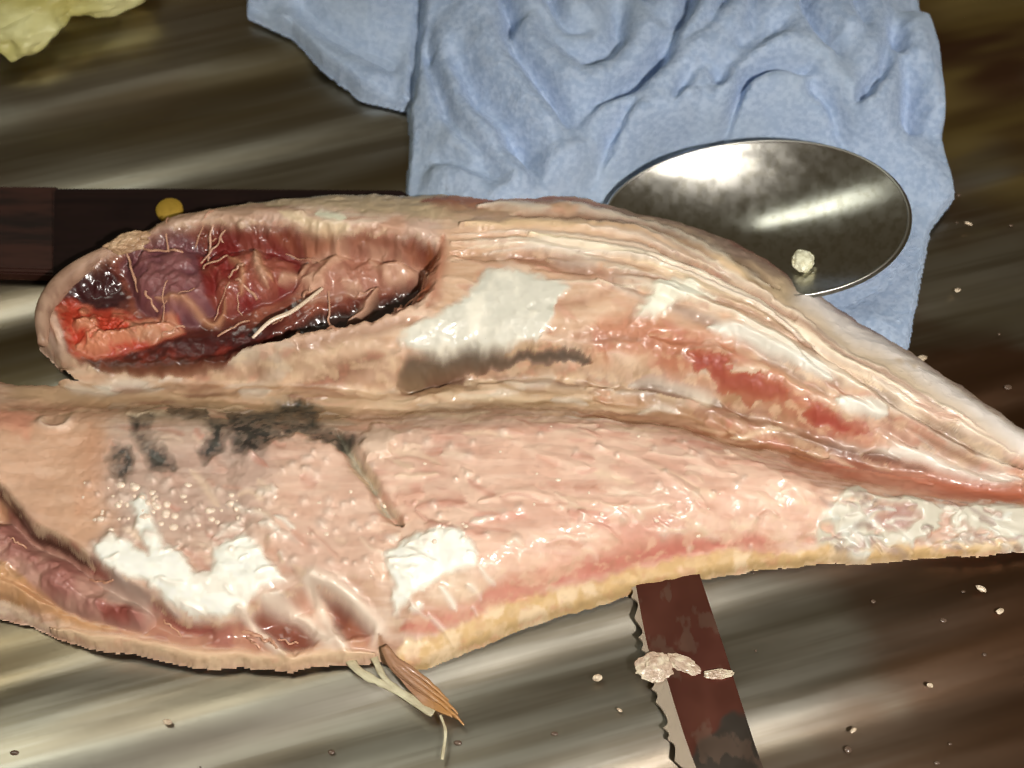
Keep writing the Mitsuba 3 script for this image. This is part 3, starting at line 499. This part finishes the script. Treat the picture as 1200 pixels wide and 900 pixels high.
def organs():
    def at(px, py, z): return W(px, py, z)
    threads = []
    for k in range(40):                                              # torn threads of membrane round and across the openings
        if k < 30: u, v = RNG.uniform(120, 500), RNG.uniform(276, 400)
        elif k < 36: u, v = RNG.uniform(280, 440), RNG.uniform(690, 760)
        else: u, v = RNG.uniform(0, 230), RNG.uniform(610, 745)
        if max(sdist(np.array([u]), np.array([v]), CAVITIES[0])[0], sdist(np.array([u]), np.array([v]), CAVITIES[1])[0]) < 2: continue
        ang, ln = RNG.normal(-0.6 if k < 30 else 0.6, 0.5), RNG.uniform(14, 46)
        w = np.array([surface(u + ln * t * math.cos(ang), v + ln * t * math.sin(ang)) + [0, 0, 0.0004] for t in np.linspace(0, 1, 7)])
        w[1:-1, 2] = w[1:-1, 2] * 0.4 + 0.6 * np.linspace(w[0, 2], w[-1, 2], 7)[1:-1] + 0.0006; w += (RNG.rand(7, 3) - 0.5) * 0.0008
        threads.append(tube(curve(w, 4), RNG.uniform(0.0002, 0.0005) * (0.5 + nfbm(curve(w, 4) * 500, 2, k)), 7, 0.7))
    scene['split_fish__torn_thread'] = ply(trimesh.util.concatenate(threads), 'wet_tissue', smooth=True)
    labels['split_fish__torn_thread'] = {'label': 'thin torn threads of membrane across the openings', 'kind': 'stuff'}
    ribs = [([(296, 396), (318, 378), (344, 366), (378, 338)], 0.0010, 0.0146)]
    for k, (pts, r, z) in enumerate(ribs):
        c = curve(pts, 6); w = np.array([at(a, b, z) for a, b in c]); w[:, 2] += 0.0012 * np.sin(np.linspace(0, np.pi, len(w)))
        rr = r * (0.6 + 0.4 * np.sin(np.linspace(0.15, np.pi - 0.15, len(w)))) * 0.8
        solid('split_fish__rib' + (f'_{k:03d}' if k else ''), tube(w, rr * (1.0 if k == 0 else 0.75), 10, 0.7), 'wet_bone' if k == 0 else 'wet_tissue')
    # pale beads added to stand for wet glints
    beads = []
    for k in range(80):
        u, v = (RNG.uniform(100, 290), RNG.uniform(575, 655)) if k < 50 else (RNG.uniform(280, 460), RNG.uniform(560, 690)) if k < 62 else (RNG.uniform(460, 900), RNG.uniform(510, 660)) if k < 84 else (RNG.uniform(20, 110), RNG.uniform(640, 700))
        if k < 50 and v > 628 + 0.1 * abs(u - 200): v -= 36
        r = RNG.uniform(0.0003, 0.0010) * (1.25 if k < 50 else 0.8)
        b = trimesh.creation.icosphere(2); b.vertices = b.vertices * [r * RNG.uniform(0.9, 1.3), r, r * 0.8] + surface(u, v) - [0, 0, r * 0.25]; beads.append(b)
    scene['split_fish__glint_bead'] = ply(trimesh.util.concatenate(beads), 'wet_bead', smooth=True)
    labels['split_fish__glint_bead'] = {'label': 'shiny pale beads added on the flesh as wet glints', 'kind': 'stuff'}
    # torn flaps at the head end
    c = curve([(44, 398), (46, 360), (68, 326), (108, 298), (146, 280)], 8)
    w = np.array([at(a + 6, b + 5, 0.0165 - 0.004 * i / len(c)) for i, (a, b) in enumerate(c)])
    solid('split_fish__gill_cover', tube(w, 0.0032 * np.sin(np.linspace(0.5, np.pi - 0.35, len(w))), 12, 1.3), 'wet_flesh', speckle(s(176, 144, 122), s(150, 118, 98), 260, 11))
    solid('split_fish__torn_flap', blob(at(150, 284, 0.018), (0.0065, 0.0032, 0.0028), 4, 0.5, 6, 15, 0.3), 'wet_flesh', speckle(s(170, 136, 104), s(196, 164, 130), 300, 12))
    # fin with its orange tip, pale skin hanging by it
    fin_col = lambda v: s(150, 112, 84) + (s(164, 118, 66) - s(150, 112, 84)) * sst(W(480, 800)[0], W(525, 830)[0], v[:, 0])[:, None]
    for k, (du, dv, ln) in enumerate(((0, 0, 0.92), (4, -2, 0.88), (-4, 2, 0.80), (8, -3, 0.72), (-8, 3, 0.6), (2, 1, 0.98))):
        e = np.array([[450, 758], [466, 784], [492, 806], [518, 826], [544, 850]], float); e = e[0] + (e - e[0]) * ln + np.array([[0, 0], [.5, .5], [1, 1], [1.1, 1.1], [1.0, 1.0]]) * [du, dv]
        c = curve(e, 8); w = np.array([at(a_, b_, 0.0085 - 0.006 * i / len(c)) for i, (a_, b_) in enumerate(c)])
        t = np.linspace(0, 1, len(w)); w += 0.0006 * (nfbm(w * 300 + k, 3, k) - 0.5)[:, None]
        solid('split_fish__fin__ray' + (f'_{k:03d}' if k else ''), tube(w, 0.0011 * (1 - 0.75 * t ** 2), 8, 0.55), 'wet_flesh', fin_col)
    q = [(449, 756), (461, 758), (481, 784), (505, 803), (528, 828), (530, 840), (514, 834), (496, 826), (476, 806), (460, 786)]
    from shapely.geometry import Polygon
    m = trimesh.creation.extrude_polygon(Polygon([tuple(W(a_, b_, 0.004)[:2]) for a_, b_ in q]), 0.0010, engine='earcut'); m = m.subdivide_to_size(0.0015); v = m.vertices.copy()
    v[:, 2] += 0.0022 + 0.0012 * nfbm(v * 260, 3, 5) + 0.0022 * sst(W(510, 810)[0], W(455, 760)[0], v[:, 0]); m.vertices = v
    solid('split_fish__fin', m, 'wet_flesh', fin_col)
    for k, pts in enumerate(([(408, 772), (426, 790), (470, 812), (508, 836)], [(438, 770), (452, 796), (480, 818)], [(516, 838), (522, 858), (518, 890)])):
        c = curve(pts, 8); w = np.array([at(a, b, 0.0035) for a, b in c])
        solid('split_fish__skin_strand' + (f'_{k:03d}' if k else ''), tube(w, [0.0014, 0.0011, 0.0005][k] * (0.35 + 1.1 * nfbm(w * 420, 3, k)), 10, 0.35), 'wet_fat', speckle(s(196, 190, 160), s(170, 160, 130), 300, 20 + k))
organs()

# ------------------------------------------------------------------ blue cloth
def cloth():
    stp = 0.0006
    xs, ys = np.arange(-0.10, 0.175, stp), np.arange(-0.005, 0.175, stp)
    X, Y = np.meshgrid(xs, ys)
    U, V = plan(X, Y, 0.012 + 0 * X)
    P3 = np.stack([X, Y, X * 0], -1)
    def fb(f, seed, o=3): return nfbm(P3 * [f, f, 1] + 2.1 + seed, o, seed)
    a, b = fb(45, 1) - 0.5, fb(45, 2) - 0.5
    e1, e2 = fb(300, 3) - 0.5, fb(300, 4) - 0.5
    Uw, Vw = U + 26 * a + 5 * e1, V + 26 * b + 5 * e2
    out = [(270, -120), (285, -5), (340, 20), (376, 60), (420, 92), (476, 106), (479, 150), (470, 235), (480, 300), (760, 330), (960, 380), (1066, 412), (1082, 340), (1100, 246), (1128, 208), (1112, 150), (1106, 50), (1086, 0), (1070, -120)]
    d = sdist(U + 2 * e1 + 5 * a, V + 2 * e2 + 5 * b, out)
    main = sst(-5, 5, sdist(U + 6 * e1, V + 6 * e2, [(500, -160), (492, 20), (484, 90), (470, 235), (400, 420), (1300, 420), (1300, -160)]))
    H = 0.005 + 0.008 * main * sst(0, 90, d) + 0.012 * (fb(22, 5) - 0.45) * sst(0, 60, d)
    H += main * 0.010 * np.exp(-(((U - 680) / 260) ** 2 + ((V - 60) / 110) ** 2))
    H += main * 0.008 * np.exp(-(((U - 960) / 120) ** 2 + ((V - 60) / 90) ** 2))
    folds = [([(575, -60), (590, 20), (612, 80), (640, 122), (668, 148), (692, 143)], 13, 0.007, 1), ([(668, 150), (712, 128), (756, 98), (786, 72), (800, 20), (806, -60)], 12, 0.007, 1),
             ([(505, 20), (512, 90), (528, 150), (580, 215)], 10, 0.004, -1), ([(686, 225), (702, 190), (722, 160), (748, 130)], 9, 0.006, 1), ([(846, 175), (852, 145), (872, 112), (905, 96), (950, 104)], 8, 0.008, -1),
             ([(920, -30), (936, 30), (960, 62), (984, 88)], 9, 0.006, 1), ([(1034, 20), (1046, 60), (1060, 100), (1078, 160)], 16, 0.006, -1), ([(990, 140), (1012, 118), (1028, 92), (1030, 60)], 10, 0.005, 1),
             ([(800, 130), (850, 100), (900, 60), (930, 40)], 14, 0.005, -1), ([(620, 20), (650, 70), (690, 90), (720, 60), (726, 0)], 13, 0.005, 1), ([(740, -40), (756, 20), (776, 60)], 10, 0.004, -1),
             ([(560, 190), (620, 180), (690, 168), (740, 150)], 18, 0.003, 1), ([(700, 232), (740, 196), (790, 168), (850, 152)], 9, 0.006, 1), ([(890, 10), (880, 50), (850, 80)], 10, 0.005, 1), ([(1010, 180), (1050, 200), (1090, 240)], 14, 0.003, 1),
             ([(330, -20), (400, 30), (470, 60)], 16, 0.003, 1), ([(530, 60), (560, 130), (610, 190), (640, 230)], 15, 0.004, 1), ([(600, -30), (640, 10), (660, 50), (700, 60)], 10, 0.005, -1), ([(850, -30), (846, 20), (826, 60), (790, 100)], 9, 0.005, 1),
             ([(780, 140), (800, 110), (830, 96)], 8, 0.005, 1), ([(930, 110), (960, 130), (1000, 170)], 10, 0.004, -1), ([(980, -30), (1000, 20), (1010, 60)], 9, 0.004, 1), ([(730, 210), (770, 170), (820, 150)], 8, 0.005, -1), ([(500, 180), (540, 200), (600, 228)], 10, 0.003, 1)]
    for pts, w, dep, sg in folds:
        dd, par, sd = ldist(Uw, Vw, curve(pts, 6))
        fade = sst(0, 0.18, par) * sst(0, 0.18, 1 - par)
        x = dd * sd * sg / (w * 1.12)
        H += 2.2 * dep * fade * (0.85 * np.exp(-((x - 1.9) / 1.5) ** 2) - 0.85 * np.exp(-(x / 0.7) ** 2) + 0.35 * np.exp(-((x + 2.2) / 1.5) ** 2))
    from scipy.ndimage import gaussian_filter
    H = gaussian_filter(0.034 * np.tanh(np.maximum(H, 0.001) / 0.034), 1.3)
    gap = np.exp(-(ldist(U + 6 * e1, V, [(500, -60), (490, 40), (482, 110)])[0] / 6) ** 2); H -= 0.007 * gap
    sp = sst(1.45, 0.95, np.hypot((U - 880) / 190, (V - 268) / 98)); H = H * (1 - sp) + sp * 0.0022
    H += 0.0012 * (fb(60, 8) - 0.5) + 0.0002 * (fb(420, 9, 2) - 0.5)
    rimd = np.clip(d / 7, 0, 1)
    H = np.maximum(H, 0.0022) * np.sqrt(1 - (1 - rimd) ** 2)
    P = np.stack([X, Y, H], -1); N = grid_normals(P)
    i = np.arange(U.size).reshape(U.shape)
    q = np.stack([i[:-1, :-1], i[:-1, 1:], i[1:, 1:], i[1:, :-1]], -1).reshape(-1, 4)
    q = q[(d.ravel()[q] > 0).any(1)]
    ids, inv = np.unique(q, return_inverse=True); q = inv.reshape(-1, 4)
    mesh_entry('blue_cloth', P.reshape(-1, 3)[ids], np.vstack([q[:, [0, 1, 2]], q[:, [0, 2, 3]]]), 'blue_terry', N.reshape(-1, 3)[ids])
    tag('blue_cloth', 'crumpled light blue terry cloth behind the fish, under the spoon', 'cloth')
cloth()

# ------------------------------------------------------------------ spoon
def spoon():
    nr, na = 26, 120
    A, B, D, TH = 0.0505, 0.0300, 0.0125, 0.0011
    r, th = np.meshgrid(np.linspace(0, 1, nr), np.arange(na) * 2 * np.pi / na, indexing='ij')
    egg = 1 + 0.10 * np.cos(th)
    x, y = A * r * np.cos(th), B * r * np.sin(th) * egg
    def surf(off):
        z = -D * (1 - r ** 1.75) - off
        return np.stack([x * (1 + off / A), y * (1 + off / B), z], -1).reshape(-1, 3)
    inner, outer = surf(0.0), surf(TH)
    i, j = np.meshgrid(np.arange(nr - 1), np.arange(na), indexing='ij')
    q = np.stack([i * na + j, (i + 1) * na + j, (i + 1) * na + (j + 1) % na, i * na + (j + 1) % na], -1).reshape(-1, 4)
    n = nr * na; e = (nr - 1) * na; jj = np.arange(na)
    rim = np.stack([e + jj, n + e + jj, n + e + (jj + 1) % na, e + (jj + 1) % na], 1)
    v = np.vstack([inner, outer]); qq = np.vstack([q, q[:, ::-1] + n, rim])
    bowl = trimesh.Trimesh(v, np.vstack([qq[:, [0, 1, 2]], qq[:, [0, 2, 3]]]), process=False)
    c = W(884, 254, 0.0170)
    M = T().translate([float(x) for x in c]).rotate([0, 0, 1], -5.5).rotate([1, 0, 0], 5.0).rotate([0, 1, 0], -9.0)
    scene['spoon__bowl'] = ply(bowl, 'spoon_metal', smooth=40, to_world=M)
    rp = np.stack([A * np.cos(th[-1]), B * np.sin(th[-1]) * egg[-1], 0 * th[-1] - 0.0004], -1); rp = np.vstack([rp, rp[:1]])
    scene['spoon__rim'] = ply(tube(rp, 0.00055, 8, 1.0, caps=False), 'rim_metal', smooth=True, to_world=M)
    p = curve([(-0.0490, 0, -0.0010), (-0.056, -0.003, -0.001), (-0.070, -0.014, -0.003), (-0.09, -0.030, -0.006), (-0.115, -0.050, -0.006)], 8)
    scene['spoon__handle'] = ply(tube(p, np.linspace(0.0062, 0.0052, len(p)), 14, 0.3), 'spoon_metal', smooth=50, to_world=M)
    tag('spoon', 'large steel spoon lying bowl up on the blue cloth', 'spoon')
    k = W(941, 306, 0.0128)
    solid('white_crumb', blob(k, (0.0036, 0.0042, 0.0026), 4, 0.3, 4, 31), 'wet_fat', speckle(s(232, 232, 205), s(214, 210, 176), 500, 31))
    tag('white_crumb', 'small white crumb of fat inside the spoon bowl', 'crumb')
spoon()

# ------------------------------------------------------------------ serrated knife, dark handled knife
def knives():
    from shapely.geometry import Polygon
    def flat(pts, z): return [tuple(W(a, b, z)[:2]) for a, b in pts]
    le = curve([(728, 640), (738, 700), (752, 770), (772, 840), (792, 898), (830, 990)], 40)
    teeth = []
    L = np.r_[0, np.cumsum(np.linalg.norm(np.diff(le, axis=0), axis=1))]; n = 17
    t = np.linspace(0, L[-1], n * 10 + 1)
    px, py = np.interp(t, L, le[:, 0]), np.interp(t, L, le[:, 1])
    ph = t / L[-1] * n + 0.25 * np.sin(t * 0.11); off = (6.5 + 2 * np.sin(np.floor(ph) * 2.3)) * np.abs(np.sin(np.pi * ph)) ** 0.8
    left = np.stack([px + off, py], 1)
    right = curve([(930, 990), (893, 900), (872, 838), (848, 762), (822, 684), (808, 640)], 8)
    z0 = 0.0022
    inner = np.stack([px + 9 + 13 * sst(760, 800, py), py], 1)
    blade = trimesh.creation.extrude_polygon(Polygon(flat(np.vstack([inner, right]), z0)), 0.0016, engine='earcut')
    blade.apply_translation([0, 0, z0]); scene['serrated_knife__blade'] = ply(blade, 'blade_metal')
    edge = trimesh.creation.extrude_polygon(Polygon(flat(np.vstack([left, inner[::-1] + [0.6, 0]]), z0)).buffer(0), 0.0011, engine='earcut')
    edge.apply_translation([0, 0, z0 + 0.0002]); scene['serrated_knife__cutting_edge'] = ply(edge, 'edge_metal')
    tag('serrated_knife', 'steel blade of a serrated knife sticking out from under the fish', 'knife')
    # white scraps on the blade
    for k, (u, v_, rx, ry, rot) in enumerate(((768, 782, 0.0052, 0.0042, 0.3), (800, 778, 0.0050, 0.0022, -0.5), (842, 790, 0.0042, 0.0014, 0.05))):
        key = 'flesh_scrap' + (f'_{k:03d}' if k else '')
        solid(key, blob(W(u, v_, 0.0046), (rx, ry, 0.0014), 4, 0.5, 5, 40 + k, rot), 'wet_fat', speckle(s(206, 194, 170), s(178, 156, 136), 400, 40 + k))
        tag(key, ['cream scrap of flesh on the toothed edge of the knife blade', 'oblong pale scrap of flesh on the middle of the knife blade', 'thin pale scrap at the back edge of the knife blade'][k], 'scrap')
    # dark handle
    zh = 0.0068
    hp = Polygon(flat([(62, 219), (200, 219), (470, 221), (520, 250), (520, 330), (400, 345), (60, 322)], zh)).buffer(-0.0022).buffer(0.0022)
    def slab(poly, lo, hi, ch=0.0015):
        lay = [(poly, lo), (poly, hi - ch), (poly.buffer(-ch * 0.3), hi - ch * 0.35), (poly.buffer(-ch), hi)]
        ms = [trimesh.creation.extrude_polygon(lay[0][0], hi - ch - lo, engine='earcut')]; ms[0].apply_translation([0, 0, lo])
        for (p0, h0), (p1, h1) in zip(lay[1:], lay[2:] + [(lay[3][0], hi)]):
            if h1 > h0:
                q = trimesh.creation.extrude_polygon(p1, h1 - h0 + 0.0002, engine='earcut'); q.apply_translation([0, 0, h0 - 0.0002]); ms.append(q)
        return trimesh.util.concatenate(ms)
    scene['dark_handled_knife__handle'] = ply(slab(hp, 0.0008, zh), 'dark_wood', smooth=40)
    bl = Polygon(flat([(-260, 216), (66, 217), (66, 320), (-200, 312)], 0.006))
    scene['dark_handled_knife__blade'] = ply(slab(bl, 0.0008, 0.0060), 'redbrown_metal')
    rv = trimesh.creation.cylinder(0.0046, 0.0022, sections=48); rv2 = trimesh.creation.icosphere(3); rv2.vertices *= [0.0046, 0.0046, 0.0014]; rv2.apply_translation([0, 0, 0.0009])
    rv = trimesh.util.concatenate([rv, rv2]); rv.apply_translation(W(199, 247, zh + 0.0006))
    scene['dark_handled_knife__rivet'] = ply(rv, 'brass', smooth=40)
    labels['dark_handled_knife__rivet'] = {'label': 'round yellow brass rivet'}
    tag('dark_handled_knife', 'dark brown knife handle with one yellow rivet behind the fish head', 'knife')
knives()

# ------------------------------------------------------------------ small things
def bits():
    ms = [blob(W(u, v, z), r, 4, 0.35, 3.2, 60 + k, rot) for k, (u, v, z, r, rot) in enumerate((
        (40, -22, 0.008, (0.034, 0.0150, 0.009), 0.0), (120, -12, 0.008, (0.018, 0.0105, 0.008), 0.2), (34, 28, 0.007, (0.0150, 0.0120, 0.008), 0.9), (20, 6, 0.009, (0.022, 0.0130, 0.008), 0.2)))]
    import manifold3d
    big = None
    for m in ms:
        k = manifold3d.Manifold(manifold3d.Mesh(np.asarray(m.vertices, np.float32), np.asarray(m.faces, np.uint32))); big = k if big is None else big + k
    mm = big.refine_to_length(0.0014).to_mesh(); t = trimesh.Trimesh(mm.vert_properties[:, :3], mm.tri_verts)
    trimesh.smoothing.filter_taubin(t, iterations=12)
    scene['yellow_scrap'] = ply(t, 'pale_yellow', smooth=True)
    tag('yellow_scrap', 'pale yellow lumpy scrap in the far left corner of the worktop', 'scrap')
    spots = [(1090, 803, 3, 'bright white crumb on the steel at the right, below the tail'), (1000, 856, 2.8, 'round crumb near the bottom edge, halfway between knife and right edge'),
             (1135, 262, 3.5, 'largest crumb on the steel right of the cloth corner'), (1122, 340, 2.8, 'crumb on dark steel right of the spoon, below the cloth corner'),
             (1080, 420, 4, 'crumb on the steel just off the lowest cloth tip'), (1150, 690, 4.2, 'largest pale crumb under the fish tail at the right'), (1172, 716, 3.5, 'crumb under the fish tail nearest to the right edge'),
             (726, 832, 2.2, 'crumb left of the knife teeth, lower of two'), (700, 794, 4, 'crumb left of the knife teeth, upper of two'),
             (196, 846, 3, 'crumb on bright steel below the belly, at the left'), (884, 884, 3, 'crumb beside the back edge of the knife blade at the bottom')]
    for k, (u, v, r, lab) in enumerate(spots):
        key = 'flesh_crumb' + (f'_{k:03d}' if k else '')
        rr = r * PX
        m = blob(W(u, v, 0.0006), (rr * RNG.uniform(0.9, 1.7), rr * RNG.uniform(0.6, 1.0), rr * 0.5), 3, 0.4, 4, 80 + k, RNG.uniform(-0.6, 0.6))
        solid(key, m, 'wet_fat', speckle(s(206, 190, 166), s(170, 150, 126), 500, 81 + k))
        tag(key, lab, 'crumb', 'tiny pale crumbs scattered on the worktop')
    drops = []
    for k in range(26):
        u, v = (RNG.uniform(880, 1230), RNG.uniform(670, 930)) if k < 14 else (RNG.uniform(1120, 1230), RNG.uniform(160, 460)) if k < 20 else (RNG.uniform(-20, 740), RNG.uniform(790, 920))
        r = RNG.uniform(0.0002, 0.0008) * (1.5 if k % 9 == 0 else 1)
        m = trimesh.creation.icosphere(2); m.vertices = m.vertices * [r * RNG.uniform(1, 1.8), r, 0.45 * r] + W(u, v, -0.0012); drops.append(m)
    scene['juice_drops'] = ply(trimesh.util.concatenate(drops), 'juice', smooth=True)
    tag('juice_drops', 'tiny scattered drops of juice on the worktop below the tail', 'drops', kind='stuff')
bits()
